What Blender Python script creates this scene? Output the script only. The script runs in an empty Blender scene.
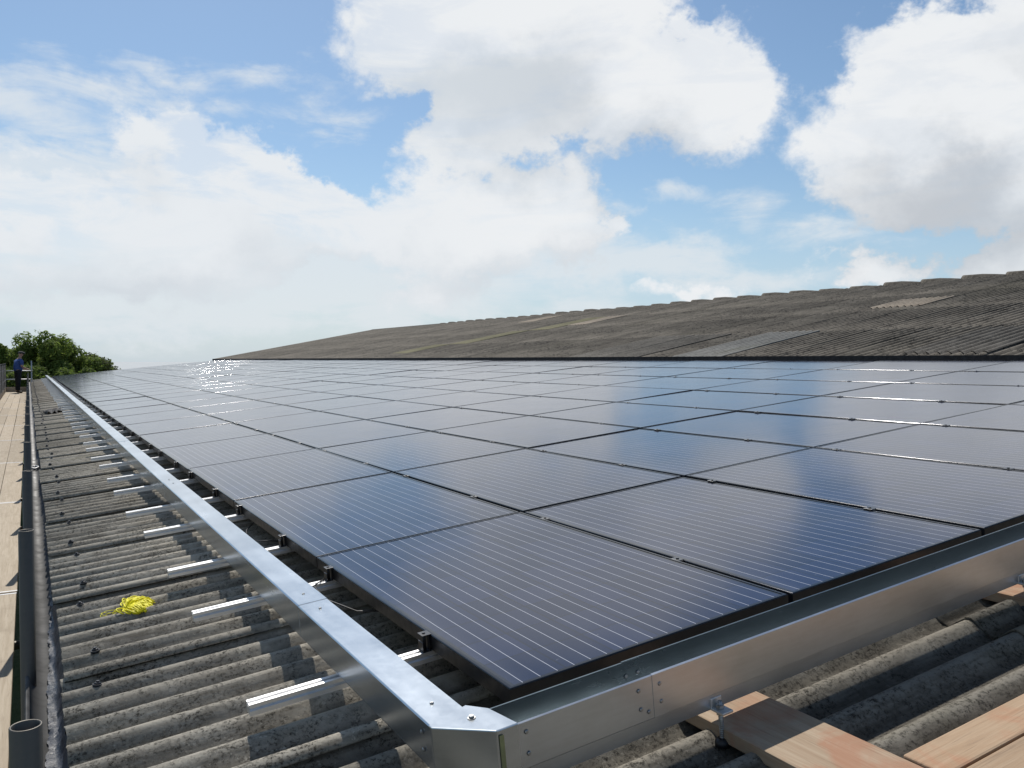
import bpy, bmesh, math, random
from mathutils import Vector, Matrix
random.seed(7)
R = math.radians
scene = bpy.context.scene
COL = scene.collection

# ------------------------------------------------------------------ measures
FPX, YAW, PITCH = 840.9, .522, -.0289          # lens (px), camera heading, camera pitch
AL = .1004                                       # slope of the lower roof / array
ZC = 6.2                                         # eye height above the ground
O = Vector((1.019, 1.7811, ZC - .8126))          # near eave-side corner of the array, glass top
CP, RP = 1.0, 1.6154                             # panel pitch up the slope / along the eave
NC, NR = 8, 28
WC = -.15                                        # roof crests below the glass plane
EX = Vector((math.cos(AL), 0, math.sin(AL))); NN = Vector((-math.sin(AL), 0, math.cos(AL)))
YEND = 50.3
SUN_EL, SUN_AZ = 54.0, 10.1                      # azimuth measured from +Y towards +X
def pt(s, t, w=0.0): return O + EX * s + NN * w + Vector((0, t, 0))
MROOF = Matrix(((EX.x, 0, NN.x, O.x), (0, 1, 0, O.y), (EX.z, 0, NN.z, O.z), (0, 0, 0, 1)))

# ------------------------------------------------------------------ helpers
def link(o, parent=None):
    COL.objects.link(o)
    if parent is not None: o.parent = parent
    return o
def tag(o, label=None, cat=None, group=None, kind=None):
    if label: o['label'] = label
    if cat: o['category'] = cat
    if group: o['group'] = group
    if kind: o['kind'] = kind
    return o
def thing(name, label, cat, loc=(0, 0, 0), rot=(0, 0, 0), group=None):
    o = bpy.data.objects.new(name, None); o.empty_display_size = .05
    COL.objects.link(o); o.location = loc; o.rotation_euler = rot
    return tag(o, label, cat, group)

class MB:
    """collects shapes and links them as one mesh object"""
    def __init__(self): self.bm = bmesh.new()
    def box(self, a, b, bevel=0, seg=2, M=None):
        t = bmesh.new()
        bmesh.ops.create_cube(t, size=1)
        a, b = Vector(a), Vector(b); c = (a + b) / 2; d = b - a
        for v in t.verts: v.co = Vector((v.co.x * d.x, v.co.y * d.y, v.co.z * d.z)) + c
        if bevel: bmesh.ops.bevel(t, geom=t.edges[:], offset=bevel, segments=seg, profile=.5, affect='EDGES')
        self._add(t, M); return self
    def prism(self, prof, y0, y1, M=None, closed=True):
        """prof: (x,z) outline swept along y"""
        t = bmesh.new(); n = len(prof)
        A = [t.verts.new((x, y0, z)) for x, z in prof]; B = [t.verts.new((x, y1, z)) for x, z in prof]
        for i in range(n if closed else n - 1):
            j = (i + 1) % n; t.faces.new((A[i], A[j], B[j], B[i]))
        if closed:
            t.faces.new(A[::-1]); t.faces.new(B)
        bmesh.ops.recalc_face_normals(t, faces=t.faces[:])
        self._add(t, M); return self
    def tube(self, pts, r, n=10, caps=True, smooth=True):
        pts = [Vector(p) for p in pts]; rs = r if isinstance(r, (list, tuple)) else [r] * len(pts)
        t = bmesh.new(); rings = []
        d0 = (pts[1] - pts[0]).normalized()
        u = d0.orthogonal().normalized()
        for i, p in enumerate(pts):
            d = (pts[min(i + 1, len(pts) - 1)] - pts[max(i - 1, 0)]).normalized()
            u = (u - d * u.dot(d)).normalized(); v = d.cross(u)
            rings.append([t.verts.new(p + (u * math.cos(k * 2 * math.pi / n) + v * math.sin(k * 2 * math.pi / n)) * rs[i]) for k in range(n)])
        for a, b in zip(rings, rings[1:]):
            for k in range(n):
                f = t.faces.new((a[k], a[(k + 1) % n], b[(k + 1) % n], b[k])); f.smooth = smooth
        if caps: t.faces.new(rings[0][::-1]); t.faces.new(rings[-1])
        self._add(t); return self
    def pipe(self, p0, p1, ro, ri, n=24):
        """hollow tube with open ends"""
        p0, p1 = Vector(p0), Vector(p1); d = (p1 - p0).normalized(); u = d.orthogonal().normalized(); v = d.cross(u)
        t = bmesh.new()
        def ring(p, r): return [t.verts.new(p + (u * math.cos(k * 2 * math.pi / n) + v * math.sin(k * 2 * math.pi / n)) * r) for k in range(n)]
        b = (ro - ri) * .3
        rs = [ring(p0, ri), ring(p0, ro), ring(p1 - d * b, ro), ring(p1, ro - b), ring(p1, ri + b), ring(p1 - d * b, ri)]
        seq = rs + [rs[0]]
        for a, c in zip(seq, seq[1:]):
            for k in range(n):
                f = t.faces.new((a[k], a[(k + 1) % n], c[(k + 1) % n], c[k])); f.smooth = True
        self._add(t); return self
    def quad(self, *ps):
        self.bm.faces.new([self.bm.verts.new(p) for p in ps]); return self
    def _add(self, t, M=None):
        if M is not None: t.transform(M)
        me = bpy.data.meshes.new('tmp'); t.to_mesh(me); t.free(); self.bm.from_mesh(me); bpy.data.meshes.remove(me)
    def mesh(self, name, mat):
        me = bpy.data.meshes.new(name); self.bm.to_mesh(me); self.bm.free(); me.materials.append(mat); return me
    def build(self, name, mat, parent=None, loc=None, rot=None):
        o = bpy.data.objects.new(name, self.mesh(name, mat)); link(o, parent)
        if loc is not None: o.location = loc
        if rot is not None: o.rotation_euler = rot
        return o

def grid_mesh(name, verts, faces, mat, attrs=None, smooth=True):
    me = bpy.data.meshes.new(name); me.from_pydata(verts, [], faces); me.materials.append(mat)
    for k, vals in (attrs or {}).items():
        a = me.attributes.new(k, 'FLOAT', 'POINT'); a.data.foreach_set('value', vals)
    if smooth: me.polygons.foreach_set('use_smooth', [True] * len(me.polygons))
    me.update(); return me

# ------------------------------------------------------------------ node helpers
class N:
    def __init__(self, tree): self.t = tree; self.n = tree.nodes; self.l = tree.links
    def node(self, typ, **kw):
        x = self.n.new(typ)
        for k, v in kw.items(): setattr(x, k, v)
        return x
    def put(self, sock, v):
        if isinstance(v, bpy.types.NodeSocket): self.l.new(v, sock)
        elif v is not None: sock.default_value = v
    def m(self, op, a, b=None, c=None, clamp=False):
        x = self.node('ShaderNodeMath', operation=op, use_clamp=clamp)
        self.put(x.inputs[0], a); self.put(x.inputs[1], b) if b is not None else 0
        if c is not None: self.put(x.inputs[2], c)
        return x.outputs[0]
    def ss(self, v, lo, hi, a=0., b=1.):
        x = self.node('ShaderNodeMapRange', interpolation_type='SMOOTHSTEP')
        self.put(x.inputs[0], v)
        for i, q in enumerate((lo, hi, a, b)): self.put(x.inputs[i + 1], q)
        return x.outputs[0]
    def lin(self, v, lo, hi, a=0., b=1.):
        x = self.node('ShaderNodeMapRange')
        self.put(x.inputs[0], v)
        for i, q in enumerate((lo, hi, a, b)): self.put(x.inputs[i + 1], q)
        return x.outputs[0]
    def mix(self, f, a, b, typ='MIX'):
        x = self.node('ShaderNodeMix', data_type='RGBA', blend_type=typ)
        self.put(x.inputs[0], f)
        for s, v in ((x.inputs[6], a), (x.inputs[7], b)):
            self.put(s, (*v, 1) if isinstance(v, tuple) and len(v) == 3 else v)
        return x.outputs[2]
    def noise(self, vec, scale, detail=4, rough=.55, dist=0., lac=2.):
        x = self.node('ShaderNodeTexNoise')
        self.put(x.inputs['Vector'], vec); x.inputs['Scale'].default_value = scale; x.inputs['Detail'].default_value = detail
        x.inputs['Roughness'].default_value = rough; x.inputs['Distortion'].default_value = dist
        return x.outputs[0]
    def map(self, vec, scale=(1, 1, 1), rot=(0, 0, 0), loc=(0, 0, 0)):
        x = self.node('ShaderNodeMapping'); self.put(x.inputs[0], vec)
        x.inputs[1].default_value = loc; x.inputs[2].default_value = rot; x.inputs[3].default_value = scale
        return x.outputs[0]
    def bump(self, h, strength=.3, dist=.01):
        x = self.node('ShaderNodeBump'); self.put(x.inputs['Height'], h)
        x.inputs['Strength'].default_value = strength; x.inputs['Distance'].default_value = dist
        return x.outputs[0]

def new_mat(name):
    m = bpy.data.materials.new(name); m.use_nodes = True
    k = N(m.node_tree); p = m.node_tree.nodes['Principled BSDF']
    tc = k.node('ShaderNodeTexCoord')
    return m, k, p, tc
def setp(k, p, **kw):
    for a, v in kw.items():
        s = p.inputs[a.replace('_', ' ')]
        if isinstance(v, tuple) and len(v) == 3: v = (*v, 1)
        k.put(s, v)

M = {}
def simple(name, col, rough=.6, metal=0., var=.25, scale=20, bump=.0, col2=None):
    m, k, p, tc = new_mat(name)
    n = k.noise(tc.outputs['Object'], scale, 5)
    c2 = col2 or tuple(c * (1 - var) for c in col)
    setp(k, p, Base_Color=k.mix(k.ss(n, .35, .65), col, c2), Roughness=k.lin(n, .3, .7, rough * .8, min(1, rough * 1.2)), Metallic=metal)
    if bump: setp(k, p, Normal=k.bump(n, bump, .004))
    M[name] = m
    return m

def asbestos(name, base, dark, light, lichen=.55, scale=1.0):
    """weathered corrugated fibre cement"""
    m, k, p, tc = new_mat(name); v = tc.outputs['Object']
    at = k.node('ShaderNodeAttribute', attribute_name='crest').outputs['Fac']
    tn = k.node('ShaderNodeAttribute', attribute_name='tone').outputs['Fac']
    big = k.noise(v, 1.3 * scale, 4, .6); mid = k.noise(v, 9 * scale, 6, .65); fine = k.noise(v, 70 * scale, 4, .7)
    streak = k.noise(k.map(v, (1.5, 14, 1)), 2.2 * scale, 5, .6)
    c = k.mix(k.ss(mid, .35, .68), base, light)
    c = k.mix(k.m('MULTIPLY', k.ss(streak, .48, .7), .55), c, dark)
    c = k.mix(k.m('MULTIPLY', k.ss(at, .80, .99), .75), c, light)                    # scoured crests
    c = k.mix(k.m('MULTIPLY', k.ss(at, .5, .0), .6), c, tuple(x * .7 for x in dark))  # dirt in the valleys
    spots = k.m('MULTIPLY', k.ss(k.noise(v, 75 * scale, 7, .85), .50, .59), k.ss(k.noise(v, 6 * scale, 6, .8), .36, .60))
    c = k.mix(k.m('MULTIPLY', spots, lichen), c, tuple(x * .22 for x in dark))
    pale = k.m('MULTIPLY', k.ss(k.noise(k.map(v, loc=(3, 7, 1)), 55 * scale, 4, .7), .6, .66), k.ss(big, .4, .6))
    c = k.mix(k.m('MULTIPLY', pale, .5), c, tuple(min(1, x * 1.35) for x in light))
    alg = k.m('MULTIPLY', k.ss(k.noise(k.map(v, (.8, 1.6, 1), (0, 0, 0), (5, 5, 0)), 1.1 * scale, 6, .7), .52, .72), .35)
    c = k.mix(alg, c, (base[0] * .62, base[1] * .66, base[2] * .42))
    run = k.m('MULTIPLY', k.ss(k.noise(k.map(v, (.35, 9, 1), (0, 0, 0), (1, 2, 0)), 2.4 * scale, 6, .7), .55, .7), .5)
    c = k.mix(run, c, tuple(x * .8 for x in dark))
    hs = k.node('ShaderNodeHueSaturation'); k.put(hs.inputs['Color'], c)
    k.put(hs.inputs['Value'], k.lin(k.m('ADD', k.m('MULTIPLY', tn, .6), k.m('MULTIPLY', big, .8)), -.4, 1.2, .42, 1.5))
    h = k.m('ADD', k.m('MULTIPLY', mid, .6), k.m('ADD', k.m('MULTIPLY', fine, .5), k.m('MULTIPLY', spots, .5)))
    setp(k, p, Base_Color=hs.outputs[0], Roughness=.92, Specular_IOR_Level=.2, Normal=k.bump(h, .55, .006))
    M[name] = m
asbestos('asbestos', (.198, .178, .144), (.080, .069, .052), (.315, .288, .238), .9)
asbestos('asbestos_dark', (.042, .037, .030), (.017, .015, .0125), (.125, .111, .090), 1.0, .17)
asbestos('asbestos_tan', (.19, .155, .12), (.12, .10, .08), (.27, .23, .18), .3, .55)
asbestos('asbestos_grey', (.12, .118, .108), (.07, .07, .063), (.17, .167, .155), .35, .55)
asbestos('asbestos_moss', (.125, .115, .066), (.075, .07, .043), (.17, .158, .095), .4, .55)
asbestos('asbestos_mid', (.066, .060, .051), (.033, .030, .026), (.115, .106, .091), .7, .4)

def galv(name, base=.72, rough=.34, tint=(.97, 1., 1.03), k_=1.):
    m, k, p, tc = new_mat(name); v = tc.outputs['Object']
    vo = k.node('ShaderNodeTexVoronoi'); k.put(vo.inputs['Vector'], v); vo.inputs['Scale'].default_value = 60
    sp = k.node('ShaderNodeSeparateColor'); k.put(sp.inputs[0], vo.outputs['Color'])
    n = k.noise(v, 3.5, 5, .6); st = k.noise(k.map(v, (6, .6, 40)), 2, 4, .6)
    f = k.m('ADD', k.m('MULTIPLY', sp.outputs[0], .12 * k_), k.m('ADD', k.m('MULTIPLY', n, .5), k.m('MULTIPLY', st, .4)))
    lo = tuple(base * .78 * t for t in tint); hi = tuple(min(1, base * 1.12 * t) for t in tint)
    c = k.mix(k.lin(f, .25, .8), lo, hi)
    spots = k.ss(k.noise(k.map(v, loc=(1, 2, 3)), 45, 3, .7), .68, .74)
    c = k.mix(k.m('MULTIPLY', spots, .12 * k_), c, tuple(base * .5 * t for t in tint))
    setp(k, p, Base_Color=c, Metallic=.92, Roughness=k.lin(f, .25, .8, rough * .8, rough * 1.25),
         Normal=k.bump(k.noise(v, 2.1, 2), .10, .02))
    M[name] = m
galv('galvanised', .57, .25, (.93, 1., 1.06), .4)
galv('galvanised_front', .60, .33, (.94, .99, 1.04), .2)
galv('galvanised_inner_shade', .20, .26, (.8, 1., 1.08), .3)  # darker copy of the metal, shade inside the channel put into its colour
galv('clamp_mid', .13, .35, (1, 1, 1))
galv('aluminium', .80, .42, (1, 1, 1))
galv('tube_steel', .115, .5, (1.08, 1, .88))
galv('tube_bright', .42, .5, (1, 1, 1))
simple('black_anodised', (.06, .06, .063), .17, 1., .2, 30)
simple('clamp_black', (.02, .02, .022), .35, .0, .2, 30)
simple('black_plastic', (.015, .015, .016), .5)
simple('zinc_bolt', (.45, .45, .44), .4, .9, .3, 40)
simple('dark_bolt', (.035, .037, .042), .45, .5, .4, 60)
simple('backsheet', (.02, .02, .022), .6)
simple('gutter_grey', (.10, .096, .088), .6, 0, .45, 9, .2)
simple('twine', (.86, .78, .0), .55, 0, .2, 40)
simple('rag', (.02, .02, .021), .9, 0, .4, 25, .4)
simple('wall_block', (.27, .25, .22), .9, 0, .35, 3, .3)
simple('skin', (.42, .25, .18), .6); simple('shirt_blue', (.05, .10, .30), .85); simple('trousers', (.012, .013, .018), .9)
simple('cap_cloth', (.05, .05, .05), .9); simple('boot', (.03, .022, .016), .7); simple('bark', (.07, .055, .04), .9, 0, .4, 8, .4)
simple('shed_roof', (.30, .31, .31), .7, 0, .2, 3)

def tar():
    m, k, p, tc = new_mat('bitumen'); v = tc.outputs['Object']
    n = k.noise(v, 26, 6, .7, .5); g = k.noise(v, 9, 4, .6)
    grit = k.m('MULTIPLY', k.ss(k.noise(v, 95, 3, .8), .60, .68), k.ss(g, .48, .62))
    c = k.mix(k.ss(n, .4, .62), (.006, .008, .014), (.018, .023, .036))
    c = k.mix(grit, c, (.22, .185, .16))
    setp(k, p, Base_Color=c, Roughness=k.lin(n, .3, .7, .28, .6), Normal=k.bump(k.m('ADD', n, grit), .6, .008))
    M['bitumen'] = m
tar()

def wood(name, c1, c2, dark, stain=None, long_axis='y'):
    m, k, p, tc = new_mat(name); v = tc.outputs['Object']
    oi = k.node('ShaderNodeObjectInfo'); off = k.node('ShaderNodeVectorMath', operation='SCALE')
    cmb = k.node('ShaderNodeCombineXYZ'); k.put(cmb.inputs[0], oi.outputs['Random']); k.put(cmb.inputs[1], k.m('MULTIPLY', oi.outputs['Random'], 3.7)); k.put(cmb.inputs[2], oi.outputs['Random'])
    k.put(off.inputs[0], cmb.outputs[0]); off.inputs['Scale'].default_value = 20
    ad = k.node('ShaderNodeVectorMath', operation='ADD'); k.put(ad.inputs[0], v); k.put(ad.inputs[1], off.outputs[0]); v = ad.outputs[0]
    sc = (30, 1.6, 30)
    g = k.noise(k.map(v, sc), 1.6, 6, .65, .8); b = k.noise(v, 3.0, 4, .6); f = k.noise(k.map(v, (120, 4, 120)), 1.5, 3, .6)
    c = k.mix(k.ss(g, .3, .7), c1, c2)
    c = k.mix(k.m('MULTIPLY', k.ss(f, .55, .72), .45), c, dark)
    c = k.mix(k.m('MULTIPLY', k.ss(b, .52, .75), .5), c, dark)
    if stain:
        s = k.m('MULTIPLY', k.ss(k.noise(k.map(v, loc=(9, 4, 2)), 4.5, 5, .65, .7), .46, .66), .62)
        c = k.mix(s, c, stain)
        c = k.mix(k.ss(k.noise(k.map(v, loc=(2, 8, 5)), 6.5, 3, .6, .5), .69, .73), c, (.55, .11, .06))
    c2_ = k.node('ShaderNodeHueSaturation'); k.put(c2_.inputs['Color'], c); k.put(c2_.inputs['Value'], k.lin(oi.outputs['Random'], 0, 1, .86, 1.1))
    setp(k, p, Base_Color=c2_.outputs[0], Roughness=.85, Specular_IOR_Level=.25, Normal=k.bump(k.m('ADD', g, f), .35, .003))
    M[name] = m
wood('board_wood', (.40, .34, .26), (.32, .265, .195), (.20, .16, .115))
wood('plank_orange', (.39, .285, .19), (.33, .225, .14), (.17, .115, .075), (.37, .17, .095))
wood('plank_wood', (.42, .33, .235), (.33, .24, .16), (.17, .12, .08), (.36, .16, .09))

def solar_glass():
    m, k, p, tc = new_mat('solar_glass')
    sx = k.node('ShaderNodeSeparateXYZ'); k.put(sx.inputs[0], tc.outputs['Object']); s, t = sx.outputs[0], sx.outputs[1]
    def line(x, period, width, off=0.):
        fr = k.m('FRACT', k.m('DIVIDE', k.m('SUBTRACT', x, off), period))
        d = k.m('ABSOLUTE', k.m('SUBTRACT', fr, .5))
        return k.m('LESS_THAN', d, width / period / 2)
    W = .98; L = 1.6; cw = .157; m0 = (W - 6 * cw) / 2; t0 = (L - 10 * cw) / 2
    inside = k.m('MULTIPLY', k.m('MULTIPLY', k.m('GREATER_THAN', s, m0), k.m('LESS_THAN', s, W - m0)),
                 k.m('MULTIPLY', k.m('GREATER_THAN', t, t0 - .008), k.m('LESS_THAN', t, L - t0 + .008)))
    bus = k.m('MULTIPLY', line(s, cw / 3, .0021, m0), inside)
    gap = k.m('MAXIMUM', line(s, cw, .004, m0 - cw / 2), line(t, cw, .004, t0 - cw / 2))
    finger = line(t, .0024, .0004)
    oi = k.node('ShaderNodeObjectInfo'); rnd = oi.outputs['Random']
    cell_id = k.node('ShaderNodeTexWhiteNoise', noise_dimensions='2D')
    cv = k.node('ShaderNodeCombineXYZ'); k.put(cv.inputs[0], k.m('FLOOR', k.m('DIVIDE', k.m('SUBTRACT', s, m0), cw))); k.put(cv.inputs[1], k.m('ADD', k.m('FLOOR', k.m('DIVIDE', k.m('SUBTRACT', t, t0), cw)), k.m('MULTIPLY', rnd, 50)))
    k.put(cell_id.inputs[0], cv.outputs[0])
    c = k.mix(cell_id.outputs[0], (.010, .014, .036), (.014, .020, .052))
    c = k.mix(gap, c, (.008, .008, .010))
    c = k.mix(k.m('SUBTRACT', 1., inside), c, (.010, .010, .012))
    c = k.mix(bus, c, (.35, .36, .40))
    dust = k.noise(tc.outputs['Object'], 3, 6, .65); dd = k.m('MULTIPLY', k.ss(dust, .3, .75), .02)
    edge = k.m('MULTIPLY', k.ss(s, .09, .0), k.m('MULTIPLY', k.noise(tc.outputs['Object'], 14, 5, .7), .12))
    spots = k.m('MULTIPLY', k.ss(k.noise(tc.outputs['Object'], 45, 2, .6), .735, .76), .12)
    c = k.mix(k.m('ADD', k.m('ADD', dd, edge), spots), c, (.42, .42, .40))
    setp(k, p, Base_Color=c, Roughness=k.lin(dust, .2, .8, .10, .16), IOR=1.45, Specular_IOR_Level=.5, Specular_Tint=(.74, .86, 1.),
         Normal=k.bump(k.noise(k.map(tc.outputs['Object'], (1, .8, 1)), 1.6, 1), .02, .03))
    M['solar_glass'] = m
solar_glass()

def leaf_mat(name, c1, c2):
    m, k, p, tc = new_mat(name)
    g = k.node('ShaderNodeNewGeometry'); r = g.outputs['Random Per Island']
    n = k.noise(tc.outputs['Object'], 1.2, 3)
    c = k.mix(r, c1, c2); c = k.mix(k.ss(n, .35, .65, 0., .35), c, tuple(x * .6 for x in c1))
    setp(k, p, Base_Color=c, Roughness=.8, Specular_IOR_Level=.15)
    tr = k.node('ShaderNodeBsdfTranslucent'); k.put(tr.inputs[0], k.mix(.4, c, (.22, .32, .05)))
    mx = k.node('ShaderNodeMixShader'); mx.inputs[0].default_value = .45
    k.l.new(p.outputs[0], mx.inputs[1]); k.l.new(tr.outputs[0], mx.inputs[2])
    k.l.new(mx.outputs[0], m.node_tree.nodes['Material Output'].inputs[0])
    M[name] = m
leaf_mat('leaf_bright', (.075, .12, .025), (.24, .30, .085))
leaf_mat('leaf_deep', (.055, .09, .022), (.16, .21, .06))
leaf_mat('leaf_olive', (.07, .085, .04), (.17, .18, .09))

def ground_mat():
    m, k, p, tc = new_mat('grass_ground'); v = tc.outputs['Object']
    n = k.noise(v, .15, 6, .6); f = k.noise(v, 6, 5, .7)
    c = k.mix(k.ss(n, .4, .6), (.05, .075, .025), (.10, .10, .05)); c = k.mix(k.ss(f, .4, .7, 0., .5), c, (.03, .045, .015))
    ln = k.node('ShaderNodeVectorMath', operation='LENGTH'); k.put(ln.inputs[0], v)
    c = k.mix(k.ss(ln.outputs['Value'], 120, 420), c, (.40, .42, .425))  # distance haze painted into the ground colour, paler far out
    setp(k, p, Base_Color=c, Roughness=.95, Specular_IOR_Level=.1, Normal=k.bump(f, .6, .05)); M['ground'] = m
ground_mat()
def net_mat():
    m, k, p, tc = new_mat('guard_mesh'); sx = k.node('ShaderNodeSeparateXYZ'); k.put(sx.inputs[0], tc.outputs['Object'])
    def ln(x): return k.m('LESS_THAN', k.m('FRACT', k.m('DIVIDE', x, .05)), .62)
    a = k.m('MAXIMUM', ln(sx.outputs[1]), ln(sx.outputs[2]))
    setp(k, p, Base_Color=(.014, .015, .017), Roughness=.8, Alpha=a); M['guard_mesh'] = m
net_mat()

# ------------------------------------------------------------------ world: sky with clouds
def azel(px, py):
    fw = Vector((math.sin(YAW) * math.cos(PITCH), math.cos(YAW) * math.cos(PITCH), math.sin(PITCH)))
    r = Vector((math.cos(YAW), -math.sin(YAW), 0)); u = r.cross(fw)
    d = (fw + r * ((px - 512) / FPX) - u * ((py - 384) / FPX)).normalized()
    return math.degrees(math.atan2(d.x, d.y)), math.degrees(math.asin(d.z))
def world():
    w = bpy.data.worlds.new('World'); scene.world = w; w.use_nodes = True
    k = N(w.node_tree); bg = w.node_tree.nodes['Background']
    tc = k.node('ShaderNodeTexCoord'); dv = tc.outputs['Generated']
    sky = k.node('ShaderNodeTexSky', sky_type='NISHITA', sun_disc=False, sun_elevation=R(SUN_EL), sun_rotation=R(SUN_AZ),
                 altitude=0, air_density=1.0, dust_density=.6, ozone_density=1.6)
    sx = k.node('ShaderNodeSeparateXYZ'); k.put(sx.inputs[0], dv)
    az = k.m('MULTIPLY', k.m('ARCTAN2', sx.outputs[0], sx.outputs[1]), 180 / math.pi)
    el = k.m('MULTIPLY', k.m('ARCSINE', sx.outputs[2]), 180 / math.pi)
    # warp so that outlines are ragged
    vs = k.map(dv, (1, 1, 1.25))
    n_lo = k.noise(vs, 5.5, 3, .5); n_a = k.noise(vs, 11, 10, .58, .25); n_b = k.noise(k.map(vs, loc=(4.1, 2.7, 9.2)), 30, 8, .62)
    n_st = k.noise(k.map(dv, (1, 1, 3.2), (0, .12, 0)), 7, 9, .62, .5)
    def wv(loc, sc, amp): return k.m('MULTIPLY', k.m('SUBTRACT', k.noise(k.map(vs, loc=loc), sc, 5, .62), .5), amp)
    azw = k.m('ADD', az, wv((7, 1, 3), 12, 6.0)); elw = k.m('ADD', el, wv((2, 9, 5), 12, 5.0))
    D = FPX * math.pi / 180
    def field(blobs, de=0.):
        acc = None; e = k.m('ADD', elw, de) if de else elw
        for (px, py, rx, ry) in blobs:
            a0, e0 = azel(px, py); ra, re = rx / D, ry / D
            dx = k.m('MULTIPLY', k.m('SUBTRACT', azw, a0), 1 / ra); dy = k.m('MULTIPLY', k.m('SUBTRACT', e, e0), 1 / re)
            q = k.m('SUBTRACT', 1., k.m('SQRT', k.m('MULTIPLY_ADD', dx, dx, k.m('MULTIPLY', dy, dy))))
            q = k.m('MULTIPLY', q, (rx * ry) ** .5 / 34.)
            acc = q if acc is None else k.m('SMOOTH_MAX', acc, q, .3)
        return acc
    cum = [(510, 20, 170, 88), (440, 20, 110, 75), (640, 85, 125, 66), (725, 105, 62, 48), (520, 110, 105, 48), (380, -15, 45, 35),
           (965, 115, 150, 98), (905, 75, 62, 48), (1085, 30, 95, 110), (865, 165, 50, 46), (1110, 150, 150, 90),
           (163, 140, 50, 50), (235, 190, 85, 54), (140, 235, 170, 66), (320, 222, 110, 42), (20, 230, 80, 60), (470, 225, 110, 66), (450, 150, 50, 35), (565, 210, 58, 58),
           (985, 268, 56, 24), (1040, 264, 60, 34), (872, 276, 50, 15), (690, 292, 46, 12), (430, 292, 60, 26)]
    thin = [(285, 78, 34, 12), (322, 119, 28, 10), (110, 95, 100, 16), (10, 112, 70, 28), (160, 75, 60, 8), (746, 202, 24, 22), (215, 105, 40, 12), (640, 195, 60, 10), (830, 240, 60, 14),
            (540, 258, 150, 42), (640, 262, 130, 24), (420, 300, 150, 40), (715, 278, 110, 16), (570, 300, 90, 20), (250, 265, 230, 45), (120, 300, 180, 40), (60, 160, 110, 30), (200, 285, 260, 50)]
    # elsewhere in the sky (behind and above the camera)
    far = k.ss(k.m('ABSOLUTE', k.m('SUBTRACT', az, 30.)), 48, 62)
    up = k.ss(el, 23.5, 30); out = k.m('MAXIMUM', far, up)
    gen = k.m('MULTIPLY', k.m('SUBTRACT', k.noise(k.map(dv, (1, 1, 1.8)), 2.6, 3, .5), .60), 9.)
    def dens(de):
        f = k.m('MINIMUM', k.m('MAXIMUM', field(cum, de), -2.), 3.)
        return k.m('ADD', k.m('MULTIPLY', f, k.m('SUBTRACT', 1., out)), k.m('MULTIPLY', gen, out))
    d0 = dens(0.); d1 = dens(4.0)
    rag = k.m('ADD', k.m('MULTIPLY', k.m('SUBTRACT', n_a, .5), 3.0), k.m('MULTIPLY', k.m('SUBTRACT', n_b, .5), 1.5))
    dd = k.m('ADD', d0, rag)
    soft = k.m('ADD', k.lin(n_lo, .35, .65, .3, .9), k.m('MULTIPLY', k.ss(az, 34, 8), .15))
    mask = k.ss(dd, -.10, soft)
    # light: bright billowing tops, greyer undersides
    lit = k.m('ADD', k.m('MULTIPLY', k.m('SUBTRACT', d0, d1), .30), .68)
    lit = k.m('ADD', lit, k.m('MULTIPLY', k.m('SUBTRACT', n_a, .5), 1.05))
    lit = k.m('ADD', lit, k.m('MULTIPLY', k.m('SUBTRACT', n_b, .5), .5))
    lit = k.m('ADD', lit, k.m('MULTIPLY', k.m('SUBTRACT', n_lo, .5), .8))
    lit = k.m('SUBTRACT', lit, k.m('MULTIPLY', k.ss(dd, .3, 2.4), .14))
    right = k.ss(az, 22, 50)
    ccol = k.mix(k.ss(lit, .0, 1.), k.mix(right, (6.5, 7.0, 7.5), (5.4, 5.75, 6.2)), k.mix(k.ss(az, 14, 34), (8.0, 8.35, 8.7), (8.5, 8.7, 8.9)))
    left = k.ss(az, 30, 10)
    mask = k.m('MULTIPLY', mask, k.m('SUBTRACT', 1., k.m('MULTIPLY', k.ss(n_st, .56, .40), k.m('ADD', .10, k.m('MULTIPLY', left, .24)))))
    # thin drifting cloud and a whitish haze, stronger low and to the left
    tk = k.m('ADD', field(thin), k.m('MULTIPLY', k.m('SUBTRACT', n_st, .5), 5.5))
    tmask = k.m('MULTIPLY', k.m('MULTIPLY', k.ss(tk, -.5, 1.5), .8), k.m('SUBTRACT', 1., out))
    vn = k.noise(k.map(dv, (1, 1, 4.0)), 5, 6, .6)
    veil = k.m('MULTIPLY', k.ss(el, 14, 0.), k.ss(az, 46, 8))
    veil = k.m('MULTIPLY', k.m('MULTIPLY', veil, k.ss(vn, .1, .6)), .85)
    veil = k.m('MAXIMUM', veil, k.ss(el, 13, -1., 0., .8))
    skyc = k.mix(1., sky.outputs[0], (.86, .97, 1.01), 'MULTIPLY')
    base = k.mix(veil, skyc, k.mix(k.ss(az, 20, 48), (5.8, 6.8, 7.75), (5.0, 6.3, 7.9)))
    base = k.mix(tmask, base, (7.5, 7.95, 8.3))
    col = k.mix(mask, base, ccol)
    k.put(bg.inputs[0], col); bg.inputs[1].default_value = .1
world()
sd = bpy.data.lights.new('sun', 'SUN'); sd.energy = 4.9; sd.angle = R(.53); sd.color = (1, .955, .89)
so = bpy.data.objects.new('sun', sd); COL.objects.link(so); so.location = (0, 0, 30)
S = Vector((math.sin(R(SUN_AZ)) * math.cos(R(SUN_EL)), math.cos(R(SUN_AZ)) * math.cos(R(SUN_EL)), math.sin(R(SUN_EL))))
so.rotation_euler = S.to_track_quat('Z', 'Y').to_euler()

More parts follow.
